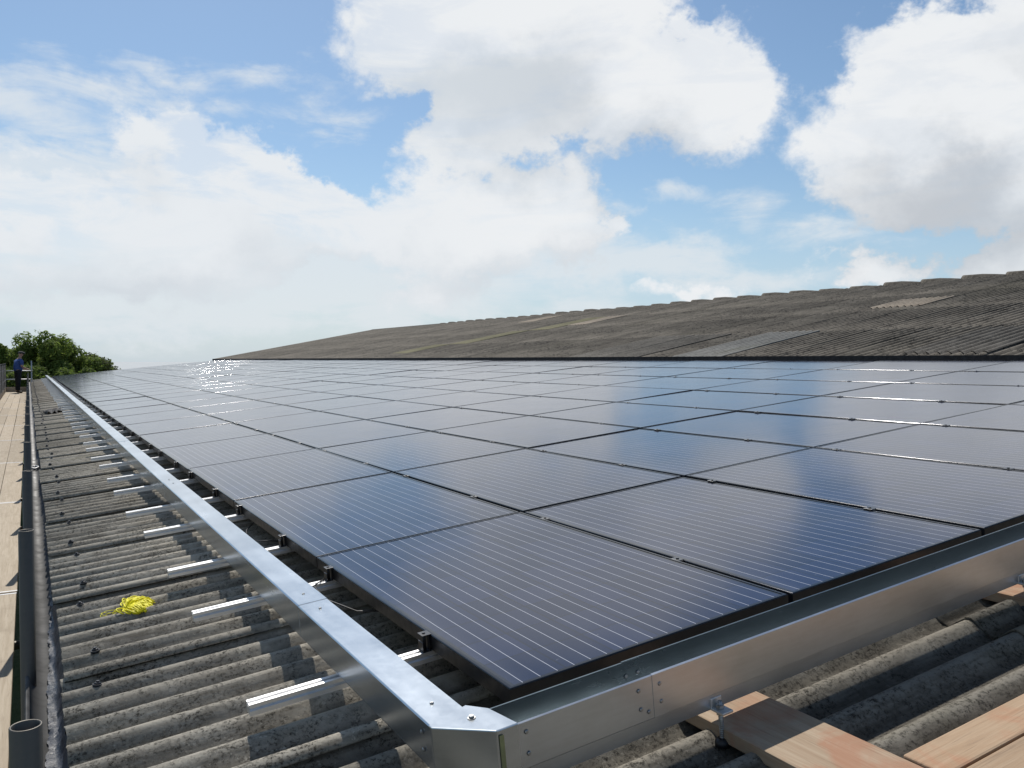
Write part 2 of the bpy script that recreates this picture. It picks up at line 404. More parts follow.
# ------------------------------------------------------------------ camera
cd = bpy.data.cameras.new('camera'); cam = bpy.data.objects.new('camera', cd); COL.objects.link(cam)
cd.sensor_fit = 'HORIZONTAL'; cd.sensor_width = 36; cd.lens = 36 * FPX / 1024; cd.clip_start = .05; cd.clip_end = 6000
cam.location = (0, 0, ZC); cam.rotation_euler = (math.pi / 2 + PITCH, 0, -YAW); scene.camera = cam

# ------------------------------------------------------------------ ground
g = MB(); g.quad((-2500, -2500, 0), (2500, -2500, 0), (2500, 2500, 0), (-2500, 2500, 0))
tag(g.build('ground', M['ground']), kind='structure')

# ------------------------------------------------------------------ barn
barn = thing('barn', 'long farm barn with weathered grey corrugated roof under the solar array', 'barn', (0, 0, 0))
PITCHC = 1.0164 / 7; AMP = .0215
T_J0 = 1.30 - 1.0164 * 4                          # a sheet joint, measured along the eave
def sheets(Mx, s_breaks, t_start, n, amp, lift, seed, rough_edge=0., res=10, skip=(), rowlift=.013):
    """corrugated sheets with real laps, returned as vertex / face lists"""
    rg = random.Random(seed); V = []; F = []; crest = []; tone = []
    tones = [rg.uniform(.15, .85) for _ in range(n)]
    for r_ in range(len(s_breaks) - 1):
        s0, s1 = s_breaks[r_], s_breaks[r_ + 1] + (.15 if r_ < len(s_breaks) - 2 and rowlift > .01 else 0)
        for i in range(n):
            if (r_, i) in skip: continue
            t0 = t_start + i * 1.0164; tn = tones[i] if rowlift < .01 else rg.random()
            if rowlift > .01 and t0 < .2: tn = -.75  # sheets in front of the array: shade painted in as a darker tone
            tilt = rg.uniform(-.003, .003)
            rl = rowlift
            e0 = rg.uniform(-rough_edge, rough_edge) if rowlift > .01 else 0
            nt = 7 * res + int(res * .45); ss_ = [s0 + e0, s0 + e0, (s0 + s1) / 2, s1]
            b = len(V)
            for a, s in enumerate(ss_):
                for q in range(-1, nt + 1):
                    qq = max(q, 0); t = t0 + qq * PITCHC / res
                    c = math.cos((t - t_start) / PITCHC * 2 * math.pi - 1.4)
                    frac = qq / nt; z = amp * (c - 1)
                    z += lift * (1 - frac) ** .7 + tilt * (frac - .5)
                    z += rl * max(0, (s1 - s) / (s1 - s0)) if r_ > 0 else .004
                    if q == -1: z -= min(.006, lift * .35)
                    if a == 0 and rowlift > .01: z -= .007
                    jit = rg.uniform(-rough_edge, rough_edge) * .3 if a < 2 and rowlift > .01 else 0
                    V.append(Mx @ Vector((s + jit, t, z))); crest.append((c + 1) / 2 if q >= 0 and a > 0 else .1); tone.append(tn)
            w = nt + 2
            for a in range(3):
                for q in range(w - 1):
                    F.append((b + a * w + q, b + (a + 1) * w + q, b + (a + 1) * w + q + 1, b + a * w + q + 1))
    return V, F, crest, tone
ML = MROOF @ Matrix.Translation((0, 0, WC))
NS = int((YEND - O.y - T_J0 + 2.03) / 1.0164)
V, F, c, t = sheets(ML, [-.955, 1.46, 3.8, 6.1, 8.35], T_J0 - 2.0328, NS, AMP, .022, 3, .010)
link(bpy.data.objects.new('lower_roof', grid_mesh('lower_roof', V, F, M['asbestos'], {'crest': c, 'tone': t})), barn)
# main span, steeper, from the head of the array up to the ridge
SL = .193; TH = math.atan(SL); XE, HE, XR = 9.2, .04, 18.8
MM = Matrix(((math.cos(TH), 0, -math.sin(TH), XE), (0, 1, 0, 0), (math.sin(TH), 0, math.cos(TH), ZC + HE), (0, 0, 0, 1)))
SR = (XR - XE) / math.cos(TH); brk = [0, 2.34, 4.68, 7.02, SR]
nm = 53; TM0 = YEND - 1.0164 * nm
V, F, c, t = sheets(MM, brk, TM0, nm, .029, .003, 5, .004, 8, (), .0)
link(bpy.data.objects.new('main_roof', grid_mesh('main_roof', V, F, M['asbestos_dark'], {'crest': c, 'tone': t})), barn)
# other slope beyond the ridge
MB2 = Matrix(((-math.cos(TH), 0, math.sin(TH), 2 * XR - XE), (0, 1, 0, 0), (math.sin(TH), 0, math.cos(TH), ZC + HE), (0, 0, 0, 1)))
b = MB(); b.quad(MB2 @ Vector((0, TM0, -.03)), MB2 @ Vector((0, YEND, -.03)), MB2 @ Vector((SR, YEND, -.03)), MB2 @ Vector((SR, TM0, -.03)))
b.build('rear_roof', M['asbestos_dark'], barn)
# replaced / differently weathered sheets and rooflights: (row, near Y, count, material, label, partial)
def patch(row, y, n, mat, label, s_frac=(0, 1), name='roof_sheet', t_frac=1.0):
    i = round((y - TM0) / 1.0164); s0 = brk[row] + (brk[row + 1] - brk[row]) * s_frac[0]; s1 = brk[row] + (brk[row + 1] - brk[row]) * s_frac[1]
    Mx = MM @ Matrix.Translation((0, 0, .009))
    Vp, Fp, cp, tp = sheets(Mx, [s0, s1], TM0 + i * 1.0164, n, .024, .004, 40 + row + i, .0, 8, (), .0)
    o = bpy.data.objects.new(name, grid_mesh(name, Vp, Fp, M[mat], {'crest': cp, 'tone': tp})); link(o, barn); tag(o, label)
patch(0, 9.35, 1, 'asbestos_grey', 'pale grey corrugated rooflight sheet at foot of main roof')
patch(0, 12.0, 2, 'asbestos_mid', 'slightly paler pair of roof sheets at foot of main roof')
patch(2, 9.9, 1, 'asbestos_tan', 'pale brown roof sheet high on the main roof', (.16, .62))
patch(1, 22.9, 1, 'asbestos_moss', 'mossy yellow green roof sheet mid slope')
patch(2, 22.2, 1, 'asbestos_moss', 'mossy yellow green roof sheet above the first')
patch(0, 24.0, 1, 'asbestos_moss', 'mossy roof sheet low on the main roof', (.35, 1))
patch(2, 20.6, 1, 'asbestos_tan', 'pale brown roof sheet below the ridge', (.3, 1))
patch(0, 5.6, 1, 'asbestos_mid', 'slightly paler roof sheet near the photographer', (.1, .9))
patch(3, 27.4, 1, 'asbestos_tan', 'pale brown roof sheet at the ridge', (.1, .6))
# dark board closing the step between the two roofs
b = MB(); b.prism([(XE - .05, ZC - .10), (XE - .02, ZC - .10), (XE - .02, ZC + HE + .010), (XE - .05, ZC + HE + .010)], TM0, YEND + .03)
b.build('step_board', simple('step_dark', (.03, .026, .024), .8), barn)
# ridge caps: a roll with two wings, each lapping the next
def ridge_cap_mesh():
    Vv = []; Ff = []
    prof = [(-.36, -.060), (-.20, -.022), (-.12, .0), (-.085, .045), (-.045, .08), (0, .092), (.045, .08), (.085, .045), (.12, .0), (.20, -.022), (.36, -.060)]
    ys = [(0., 1.05, -.03), (0., 1.12, .02), (.15, 1.08, .02), (.45, 1.08, .016), (.72, 1.0, -.003), (.84, .98, -.015), (1.06, .86, -.03)]
    for yy, sc, dz in ys:
        yy = 1.06 - yy
        for (x, z) in prof: Vv.append((x * (1 + (sc - 1) * .3), yy, z * sc + dz - abs(x) * .05))
    n = len(prof)
    for a in range(len(ys) - 1):
        for q in range(n - 1): Ff.append((a * n + q, (a + 1) * n + q, (a + 1) * n + q + 1, a * n + q + 1))
    return grid_mesh('ridge_cap', Vv, Ff, M['asbestos_dark'], {'crest': [.5] * len(Vv), 'tone': [.6] * len(Vv)})
rc = ridge_cap_mesh()
for i in range(nm):
    if TM0 + i * 1.0164 > 40: break
    o = bpy.data.objects.new('ridge_cap', rc); link(o, barn)
    o.location = (XR, TM0 + i * 1.0164, ZC + HE + (XR - XE) * SL - .07 + random.uniform(-.025, .02)); o.rotation_euler = (0, random.uniform(-.03, .03), random.uniform(-.012, .012))
b = MB(); b.prism([(XR - .3, ZC + HE + (XR - XE) * SL - .075), (XR, ZC + HE + (XR - XE) * SL + .015), (XR + .3, ZC + HE + (XR - XE) * SL - .075)], 40, YEND, closed=True)
b.build('ridge_strip', M['asbestos_dark'], barn)
# walls
zl = pt(0, 0, WC - .1).z
def wall_top(x): return O.z + (x - O.x) * math.tan(AL) + WC - .09
b = MB(); b.box((.10, -3.2, 0), (.30, YEND - .1, wall_top(.1)))
b.build('wall', M['wall_block'], barn)
def gable(y0, y1):
    pr_ = [(.304, 0), (XR * 2 - XE - .1, 0), (XR * 2 - XE - .1, ZC - .12), (XR, ZC + 1.72), (XE + .1, ZC - .2), (XE - .1, wall_top(XE) - .02), (.304, wall_top(.304))]
    q = MB(); q.prism(pr_, y0, y1); return q
gable(YEND - .35, YEND - .12).build('gable_wall', M['wall_block'], barn)
gable(-3.2, -3.0).build('gable_wall', M['wall_block'], barn)
# gutter: half round along the eave, with an outlet
GH = ZC - 1.10; GX = .045; GR = .064
def gutter():
    prof = []; n = 14
    for i in range(n + 1):
        a = math.pi + math.pi * i / n; prof.append((GX + GR * math.cos(a), GH + GR * math.sin(a)))
    for i in range(n, -1, -1):
        a = math.pi + math.pi * i / n; prof.append((GX + (GR - .006) * math.cos(a), GH + .001 + (GR - .006) * math.sin(a)))
    q = MB(); q.prism(prof, -3.3, YEND)
    for f in q.bm.faces: f.smooth = len(f.verts) == 4
    q.tube([(GX - GR - .001, -3.3, GH), (GX - GR - .001, YEND, GH)], .0055, 8)
    return q.build('gutter', M['gutter_grey'], barn)
gut = gutter()
q = MB()
ring = [(GX - .002 + .034 * math.cos(a * math.pi / 12), 10.1 + .10 * math.sin(a * math.pi / 12), GH - .030 + abs(math.cos(a * math.pi / 12)) * .006) for a in range(25)]
q.tube(ring, .009, 8, caps=False); q.build('outlet_ring', M['tube_bright'], gut)
q = MB(); q.tube([(GX - .002, 10.1, GH - .055), (GX - .002, 10.1, GH - .045)], .045, 16); q.build('outlet_hole', M['black_plastic'], gut)
q = MB(); q.tube([(GX - GR - .004, 0, GH + .004), (GX - GR - .012, 0, GH - .012), (GX - GR - .004, 0, GH - .04), (GX, 0, GH - GR - .006)], .006, 6)
br_me = q.mesh('gutter_bracket', M['tube_steel'])
for yb in [1.6 + 1.9 * i for i in range(25)]:
    o = link(bpy.data.objects.new('gutter_bracket', br_me), gut); o.location = (0, yb, 0)
# bitumen smeared over the inner gutter and the sheet ends
def bitumen():
    rg = random.Random(11); V = []; F = []; n = 520; m_ = 7
    for i in range(n):
        y = -1.5 + i * .0145
        fade = max(.16, 1 - max(0, y - 2.2) / 3.6)
        jag = math.sin(y * 43.3) * .002 + math.sin(y * 9.1) * .003 + rg.uniform(-.003, .003)
        for a in range(m_):
            u = a / (m_ - 1)
            x0 = GX + .058 - .085 * fade + jag * (1 - u); x1 = .094
            x = x0 + (x1 - x0) * u
            zg = GH + .003 - math.sqrt(max(0, (GR - .007) ** 2 - (min(x, GX + .057) - GX) ** 2))
            z = max(zg, GH - .05) + .004 + (0 if u < .55 else (u - .55) / .45 * .035) + rg.uniform(-.002, .002) + .003 * math.sin(y * 17 + a)
            V.append((x, y, z))
    for i in range(n - 1):
        for a in range(m_ - 1): F.append((i * m_ + a, i * m_ + a + 1, (i + 1) * m_ + a + 1, (i + 1) * m_ + a))
    o = bpy.data.objects.new('bitumen_seal', grid_mesh('bitumen_seal', V, F, M['bitumen'])); link(o, barn)
bitumen()
# roof bolts with washers at the eave
q = MB(); q.tube([(0, 0, -.006), (0, 0, .002)], .015, 12); q.tube([(0, 0, .002), (0, 0, .006), (0, 0, .008)], [.012, .010, .006], 10); q.tube([(0, 0, .007), (0, 0, .012)], .0055, 6)
bolt_me = q.mesh('roof_bolt', M['dark_bolt'])
for i in range(46):
    tj = T_J0 + 1.0164 * (2 + i)
    for dt in (-.146 + .073, .146 + .073):
        kk = round((tj + dt - (T_J0 - 2.0328)) / PITCHC - .223) + .223
        tt = T_J0 - 2.0328 + kk * PITCHC
        o = bpy.data.objects.new('roof_bolt', bolt_me); link(o, barn)
        o.location = pt(-.845 + random.uniform(-.02, .02), tt, WC + (.028 if dt > 0.07 else .010)); o.rotation_euler = (random.uniform(-.1, .1), -AL, random.uniform(0, 3))

# ------------------------------------------------------------------ solar panels
PW, PL, PT = .980, 1.604, .046
def panel_meshes():
    rw, bv = .011, .004
    bm = bmesh.new()
    prof = [(0, -PT)] + [(bv * (1 - math.cos(a)), -bv + bv * math.sin(a)) for a in [i * math.pi / 2 / 12 for i in range(13)]] + [(rw, 0), (rw, -.004), (rw, -PT), (.030, -PT), (.030, -PT - .0)]
    prof = prof[:-1]
    rings = []
    for (d, z) in prof:
        rings.append([bm.verts.new(p) for p in ((d, d, z), (PW - d, d, z), (PW - d, PL - d, z), (d, PL - d, z))])
    for A, B in zip(rings, rings[1:]):
        for i in range(4):
            j = (i + 1) % 4; bm.faces.new((A[i], A[j], B[j], B[i]))
    bmesh.ops.recalc_face_normals(bm, faces=bm.faces[:])
    fr = bpy.data.meshes.new('frame'); bm.to_mesh(fr); bm.free(); fr.materials.append(M['black_anodised']); fr.materials.append(M['clamp_black'])
    for p_ in fr.polygons:
        if abs(p_.normal.z) < .2: p_.material_index = 1
    q = MB(); q.quad((rw, rw, -.0015), (PW - rw, rw, -.0015), (PW - rw, PL - rw, -.0015), (rw, PL - rw, -.0015)); gl = q.mesh('glass', M['solar_glass'])
    q = MB(); q.quad((rw, rw, -.008), (rw, PL - rw, -.008), (PW - rw, PL - rw, -.008), (PW - rw, rw, -.008)); bs = q.mesh('backsheet', M['backsheet'])
    return fr, gl, bs
fr_me, gl_me, bs_me = panel_meshes()
ONES = 'first second third fourth fifth sixth seventh eighth ninth tenth eleventh twelfth thirteenth fourteenth fifteenth sixteenth seventeenth eighteenth nineteenth'.split()
def ordn(i):
    if i < 19: return ONES[i]
    n = i + 1; tens = {2: 'twent', 3: 'thirt', 4: 'fort', 5: 'fift'}[n // 10]
    return tens + 'ieth' if n % 10 == 0 else tens + 'y-' + ONES[n % 10 - 1]
for i in range(NC):
    for j in range(NR):
        lab = f'black framed solar panel, {ordn(j)} row from the front, {ordn(i)} column from the gutter side'
        o = thing('solar_panel', lab, 'solar panel', pt(i * CP, j * RP + random.uniform(-.001, .001), random.uniform(-.0008, .0008)),
                  (random.gauss(0, .0011), -AL + random.gauss(0, .0016), 0), 'solar panels of the roof array')
        for nm_, me in (('frame', fr_me), ('glass', gl_me), ('backsheet', bs_me)):
            link(bpy.data.objects.new(nm_, me), o)

# ------------------------------------------------------------------ mounting rails running up the slope
RT = -PT - .004                                     # rail top
def rail_mesh(L0, L1):
    q = MB(); w, h = .020, .031
    prof = [(-w, 0), (-.007, 0), (-.007, -.008), (.007, -.008), (.007, 0), (w, 0), (w, -.010), (w - .004, -.014), (w, -.018), (w, -h), (-w, -h), (-w, -.018), (-w + .004, -.014), (-w, -.010)]
    Mx = Matrix.Rotation(-math.pi / 2, 4, 'Z')       # sweep along +s
    q.prism(prof, L0, L1, M=Mx); return q.mesh('rail', M['aluminium'])
rails_me = [rail_mesh(-.52 + d, 8.02) for d in (-.012, -.004, .006, .012)]
q = MB(); q.box((-.006, -.018, -.002), (-.002, .018, PT + .001), .0008); q.box((-.028, -.018, -.002), (-.006, .018, .003), .001)
q.box((-.026, -.018, .003), (-.022, .018, .030), .001); q.box((-.026, -.019, .0), (.005, .019, .003), .001, M=Matrix.Translation((0, 0, PT + .0025)))
q.tube([(-.013, 0, .003), (-.013, 0, PT + .009)], .005, 6)
end_me = q.mesh('end_clamp', M['clamp_black'])
q = MB(); q.box((-.0145, -.021, PT + .0035), (.0145, .021, PT + .0056), .001); q.box((-.007, -.025, .0), (.007, .025, PT + .0035)); q.tube([(0, 0, PT + .006), (0, 0, PT + .010)], .006, 6)
mid_me = q.mesh('mid_clamp', M['clamp_mid'])
for j in range(NR):
    for h, off in enumerate((.495, 1.415)):
        k_ = 2 * j + h
        o = thing('mounting_rail', f'silver aluminium mounting rail poking out below the flashing, {ordn(k_)} from the front corner', 'mounting rail', pt(0, j * RP + off, RT), (0, -AL, 0), 'mounting rails under the array')
        link(bpy.data.objects.new('rail', rails_me[k_ % 4]), o)
        e = link(bpy.data.objects.new('end_clamp', end_me), o)
        for i in range(1, NC):
            mcl = link(bpy.data.objects.new('mid_clamp', mid_me), o); mcl.location = (i * CP - .010, random.uniform(-.03, .03), 0)

# ------------------------------------------------------------------ windbreak flashing
wf = thing('windbreak_flashing', 'galvanised metal windbreak edging running round the left and front of the array', 'flashing', pt(-.25, -.25, -.02), (0, -AL, 0))
def W(s, t, w): return Vector((s + .25, t + .25, w + .02))
SO, SI, TF, TB, WT, WB = -.298, -.202, -.303, -.210, .078, -.022
CH = .10                                            # chamfer of the corner
def strip(prof, a, b, along, th=.0012):
    """thin folded sheet: prof is a list of (across, w); along 't' or 's'"""
    bm = bmesh.new(); rows = []
    for q_ in (a, b):
        rows.append([bm.verts.new(W(p[0], q_, p[1]) if along == 't' else W(q_, p[0], p[1])) for p in prof])
    for i in range(len(prof) - 1): bm.faces.new((rows[0][i], rows[0][i + 1], rows[1][i + 1], rows[1][i]))
    bmesh.ops.recalc_face_normals(bm, faces=bm.faces[:])
    bmesh.ops.solidify(bm, geom=bm.faces[:], thickness=th)
    x = MB(); x.bm.free(); x.bm = bm; return x
seg_edges = [-.19, .80] + [.80 + 3.0 * i for i in range(1, 15)] + [NR * RP + .25]
for i, (a, b_) in enumerate(zip(seg_edges, seg_edges[1:])):
    dz = .0012 * (i % 2); jit = random.uniform(-.0015, .0015)
    prof = [(SO + .022, WB), (SO + .002, WB - .002), (SO + jit - dz, WB + .002), (SO + jit - dz, WT - .003 + dz), (SO + .003 + jit, WT + dz), (SI - .003 + jit, WT + dz), (SI + jit + dz, WT - .003), (SI + jit + dz, WT - .022)]
    strip(prof, a, b_ + .04, 't').build('side_strip', M['galvanised'], wf)
fr_edges = [-.155, .205, 3.2, 6.2, 8.15]
for i, (a, b_) in enumerate(zip(fr_edges, fr_edges[1:])):
    dz = .0012 * (i % 2)
    prof = [(TF + .006, WT - .008), (TF + .004, WT + dz), (TF - dz, WT + dz - .002), (TF - dz, WB), (TF + .003, WB - .003), (TB - .003, WB - .003)]
    strip(prof, a, b_ + (.04 if i < 3 else 0), 's').build('front_channel', M['galvanised_front'], wf)
    e_ = dz * 1.6
    strip([(TB + e_, WB - .001), (TB + e_, WT + .001 + dz), (TB + .004 + e_, WT + .001 + dz), (TB + .004 + e_, WT - .006)], a - .012, b_ + (.04 if i < 3 else 0), 's').build('channel_back', M['galvanised_inner_shade'], wf)
def corner_piece():
    A = [(SI + .004, -.163), (SO - .003, -.195), (SO - .003, -.206), (-.200, TF - .004), (-.150, TF - .004), (-.166, TB + .002)]
    bm = bmesh.new(); z1, z0 = WT + .0035, WB - .002
    tv = [bm.verts.new(W(x, y, z1)) for x, y in A]; bm.faces.new(tv)
    lo = [bm.verts.new(W(x, y, z0)) for x, y in A[1:5]]
    for i in range(3): bm.faces.new((tv[1 + i], lo[i], lo[i + 1], tv[2 + i]))
    bmesh.ops.recalc_face_normals(bm, faces=bm.faces[:])
    eds = [e for e in bm.edges if len(e.link_faces) == 2]
    bmesh.ops.bevel(bm, geom=eds, offset=.0025, segments=2, profile=.5, affect='EDGES')
    bmesh.ops.solidify(bm, geom=bm.faces[:], thickness=.001)
    x = MB(); x.bm.free(); x.bm = bm; return x.build('corner_piece', M['galvanised'], wf)
corner_piece()
# yellow protective film left at the corner edge
x = MB(); x.box(W(-.196, TF - .0075, WB + .001), W(-.186, TF - .0065, WT - .008)); x.build('film_strip', simple('film', (.30, .29, .13), .5), wf)
q = MB(); q.tube([(0, 0, 0), (0, 0, .0022)], [.0052, .0035], 10); q.tube([(0, 0, .002), (0, 0, .003)], .0016, 6); rv_me = q.mesh('rivet', M['zinc_bolt'])
q = MB(); q.tube([(0, 0, 0), (0, 0, .0015)], .009, 14); q.tube([(0, 0, .001), (0, 0, .006)], .0058, 6); sc_me = q.mesh('screw', M['zinc_bolt'])
def fix(me, s, t_, w, rot, name):
    o = link(bpy.data.objects.new(name, me), wf); o.location = W(s, t_, w); o.rotation_euler = rot
fr_rot = (math.pi / 2, 0, 0)
for s_, w_ in ((-.13, .055), (-.128, .008), (.165, .052), (.205 + .02, .052), (.168, .008), (.205 + .022, .010), (.19, -.004), (3.16, .05), (3.16, .01), (3.22, .05), (3.22, .01)):
    fix(rv_me, s_, TF - .0014, w_, fr_rot, 'rivet')
for s_ in (.20, .235): fix(rv_me, s_, TB - .0012, .045, fr_rot, 'rivet')
fix(sc_me, -.215, -.225, WT + .0038, (0, 0, 0), 'screw')
for t_ in (-.10, .72, .90, 3.72, 3.9, 6.75): fix(rv_me, -.25, t_, WT + .0016, (0, 0, 0), 'rivet')
for w_ in (.05, .01): fix(rv_me, SO - .0015, -.15, w_, (0, -math.pi / 2, 0), 'rivet')

# rail below the front channel, and the hanger bolts that carry it
q = MB(); w_, h_ = .018, .036
prof = [(-w_, 0), (-.006, 0), (-.006, -.008), (.006, -.008), (.006, 0), (w_, 0), (w_, -h_), (-w_, -h_)]
q.prism(prof, -.12, 8.1, M=Matrix.Rotation(-math.pi / 2, 4, 'Z'))
o = q.build('support_rail', M['galvanised_front'], None, pt(0, -.275, WB - .006), (0, -AL, 0))
tag(o, 'long grey metal rail directly beneath the front metal edging', 'rail')
def hanger(s, label):
    t0 = -.262 - .045
    o = thing('hanger_bolt', label, 'bolt', pt(s, t0, WC), (0, -AL, 0), 'hanger bolts under the front edging')
    q = MB(); q.tube([(0, 0, -.02), (0, 0, .108)], .0055, 10)
    for i in range(18): q.tube([(0, 0, .012 + i * .005), (0, 0, .0145 + i * .005)], .0062, 8)
    q.build('stud', M['zinc_bolt'], o)
    q = MB(); q.tube([(0, 0, -.002), (0, 0, .010), (0, 0, .016)], [.020, .018, .011], 14); q.build('sealing_washer', M['black_plastic'], o)
    q = MB(); q.box((-.017, -.026, .084), (.017, .050, .090), .001); q.box((-.017, .012, .084), (.017, .017, .112), .001); q.build('clamp_plate', M['aluminium'], o)
    q = MB(); q.tube([(0, 0, .0905), (0, 0, .099)], .0105, 6, smooth=False); q.tube([(0, 0, .075), (0, 0, .0835)], .0105, 6, smooth=False); q.build('nut', M['zinc_bolt'], o)
    return o
hanger(.399, 'threaded hanger bolt with clamp plate standing nearest the front corner of the flashing')
hanger(1.70, 'threaded hanger bolt with clamp plate at the right edge of the photo')

# ------------------------------------------------------------------ planks on the roof in front
def plank(s0, s1, t0, t1, label, w0=WC + .004, th=.036, rz=0., grain='t'):
    c = ((s0 + s1) / 2, (t0 + t1) / 2); q = MB(); ls, lt = s1 - s0, t1 - t0
    if grain == 't': q.box((-ls / 2, -lt / 2, 0), (ls / 2, lt / 2, th), .004, 2); r0 = 0
    else: q.box((-lt / 2, -ls / 2, 0), (lt / 2, ls / 2, th), .004, 2); r0 = math.pi / 2
    for v in q.bm.verts: v.co += Vector((random.uniform(-.001, .001), 0, random.uniform(-.0008, .0008)))
    o = q.build('roof_plank', M['plank_wood' if grain == 't' else 'plank_orange'], None, pt(*c, w0)); o.matrix_world = Matrix.Translation(pt(*c, w0)) @ Matrix.Rotation(-AL, 4, 'Y') @ Matrix.Rotation(r0 + rz, 4, 'Z')
    tag(o, label, 'plank', 'wooden planks laid on the roof')
plank(.400, .603, -1.9, .55, 'wooden plank running under the front edging beside the nearest hanger bolt')
plank(1.690, 1.895, -.60, .75, 'wooden plank under the front edging behind the farther hanger bolt')
plank(.612, 3.3, -.757 + .004, -.652, 'reddish plank across the lower right corner, strip nearer the array', grain='s', rz=-.035 * .3)
plank(.612, 3.3, -.985, -.760, 'reddish plank cut off by the lower right corner of the photo', w0=WC + .003, grain='s', rz=-.035 * .3)

# ------------------------------------------------------------------ twine, rag, cables
def twine():
    rg = random.Random(21)
    o = thing('twine_tangle', 'tangle of bright yellow twine lying on the grey corrugated roof', 'twine', pt(-.67, 1.97, WC), (0, -AL, 0))
    def tuft(cx, cy, dx, dy, n, L, wd, hgt):
        q = MB(); ang = math.atan2(dy, dx)
        for _ in range(n):
            a = ang + rg.gauss(0, .18); l = L * rg.uniform(.55, 1.05); off = rg.gauss(0, wd); pts = []
            bow = rg.uniform(-.3, .3); hh = hgt * rg.uniform(.2, 1.1)
            for i in range(9):
                u = i / 8; x = cx + math.cos(a) * l * u - math.sin(a) * (off * math.sin(u * 2.4) + bow * wd * math.sin(u * 6.2)); y = cy + math.sin(a) * l * u + math.cos(a) * (off * math.sin(u * 2.4) + bow * wd * math.sin(u * 6.2))
                pts.append((x, y, .004 + hh * math.sin(u * 2.9) + rg.uniform(-.002, .002)))
            q.tube(pts, .0027, 5)
        return q
    tuft(-.03, .02, .10, .055, 240, .10, .021, .030).build('strand_bundle', M['twine'], o)
    tuft(-.025, .005, .075, -.09, 240, .10, .022, .026).build('strand_bundle', M['twine'], o)
    q = MB()
    for _ in range(3):
        l = rg.uniform(.03, .075); ph = rg.uniform(0, 6); pts = []
        for i in range(14):
            u = i / 13; a = u * 5.2
            pts.append((-.05 - l * .55 + l * .55 * math.cos(a), .02 + l * .28 * math.sin(a) + rg.uniform(-.003, .003), .004 + .006 * math.sin(a * 2 + ph)))
        q.tube(pts, .0012, 5)
    q.build('loose_strand', M['twine'], o)
twine()
def rag():
    rg = random.Random(5); n = 16; m_ = 26; V = []; F = []
    for i in range(n):
        for j in range(m_):
            u = i / (n - 1) - .5; v = j / (m_ - 1) - .5
            sx = .30 * u * (1 - .5 * abs(v)) + .04 * math.sin(v * 9); ty = .95 * v * (1 - .4 * abs(u)) + .05 * math.sin(u * 8)
            z = .03 + .03 * math.sin(u * 17 + v * 5) * math.cos(v * 13 + u * 4) + rg.uniform(-.005, .005) + .015 - .045 * (4 * u * u) ** 2 - .035 * (4 * v * v) ** 2
            V.append((sx, ty, z))
    for i in range(n - 1):
        for j in range(m_ - 1): F.append((i * m_ + j, (i + 1) * m_ + j, (i + 1) * m_ + j + 1, i * m_ + j + 1))
    o = bpy.data.objects.new('rag', grid_mesh('rag', V, F, M['rag'])); link(o); o.location = pt(-.62, 16.5, WC + .03); o.rotation_euler = (0, -AL, -.22)
    tag(o, 'crumpled black rag lying on the corrugated roof far along the gutter', 'rag')
rag()
def cable(pts, label):
    q = MB(); q.tube(pts, .003, 6); o = q.build('cable', M['black_plastic']); tag(o, label, 'cable', 'black cables at the array edge')
cable([pt(.06, .95, RT - .02), pt(-.03, 1.05, RT - .025), pt(-.10, 1.2, RT + .0), pt(-.09, 1.36, RT + .008), pt(-.03, 1.43, RT + .004), pt(-.01, 1.5, RT - .03), pt(.05, 1.6, RT - .04)], 'thin black cable looping over the second mounting rail beside the array')
cable([pt(.06, 2.3, RT - .03), pt(-.04, 2.42, RT - .03), pt(-.08, 2.6, RT - .05), pt(-.03, 2.8, RT - .045), pt(.06, 2.95, RT - .03)], 'thin black cable sagging in the dark gap beyond the second panel row')

# ------------------------------------------------------------------ scaffold
BZ = ZC - 1.47                                      # top of the boards
BX = -.082
YB0 = 6.15 - 3.9 * 2; nb = 12
bw = .205
names = ['nearest the gutter', 'second from the gutter', 'third from the gutter', 'on the outer edge']
q = MB(); q.box((-bw / 2 + .003, 0, -.038), (bw / 2 - .003, 3.88, 0), .004, 2); bd_me = q.mesh('board', M['board_wood'])
q = MB(); q.box((-bw / 2 + .0015, 0, -.0395), (bw / 2 - .0015, .022, .0012), .0006, 1)
band_me = q.mesh('end_band', M['tube_bright'])
for r_ in range(4):
    for i in range(nb):
        y = YB0 + 3.9 * i + (.0 if r_ < 2 else .35)
        if y + 3.9 > 45.5: continue
        o = thing('scaffold_board', f'pale wooden scaffold board {names[r_]}, {ordn(i)} length from the camera', 'board',
                  (BX - bw * (r_ + .5) + random.uniform(-.003, .003), y, BZ + random.uniform(-.002, .003)), (0, 0, random.uniform(-.0012, .0012)), 'scaffold boards of the walkway')
        link(bpy.data.objects.new('plank', bd_me), o)
        for yb in (.012, 3.85): link(bpy.data.objects.new('end_band', band_me), o).location = (0, yb, 0)
YE = 44.6
POLY = [1.56 + 1.8 * i for i in range(24)]
q = MB(); q.pipe((0, 0, 0), (0, 0, ZC - .592), .0242, .0205); in_me = q.mesh('pole', M['tube_steel'])
for i, y in enumerate(POLY):
    o = bpy.data.objects.new('scaffold_pole', in_me); link(o); o.location = (-.014 + random.uniform(-.004, .004), y, 0)
    o.scale = (1, 1, 1)
    tag(o, f'cut off grey scaffold tube standing beside the gutter, {ordn(i)} from the camera', 'scaffold pole', 'scaffold tubes along the gutter')
OX = BX - 4 * bw - .06
q = MB(); q.pipe((0, 0, 0), (0, 0, BZ + 1.12), .0242, .0205, 16); out_me = q.mesh('pole', M['tube_steel'])
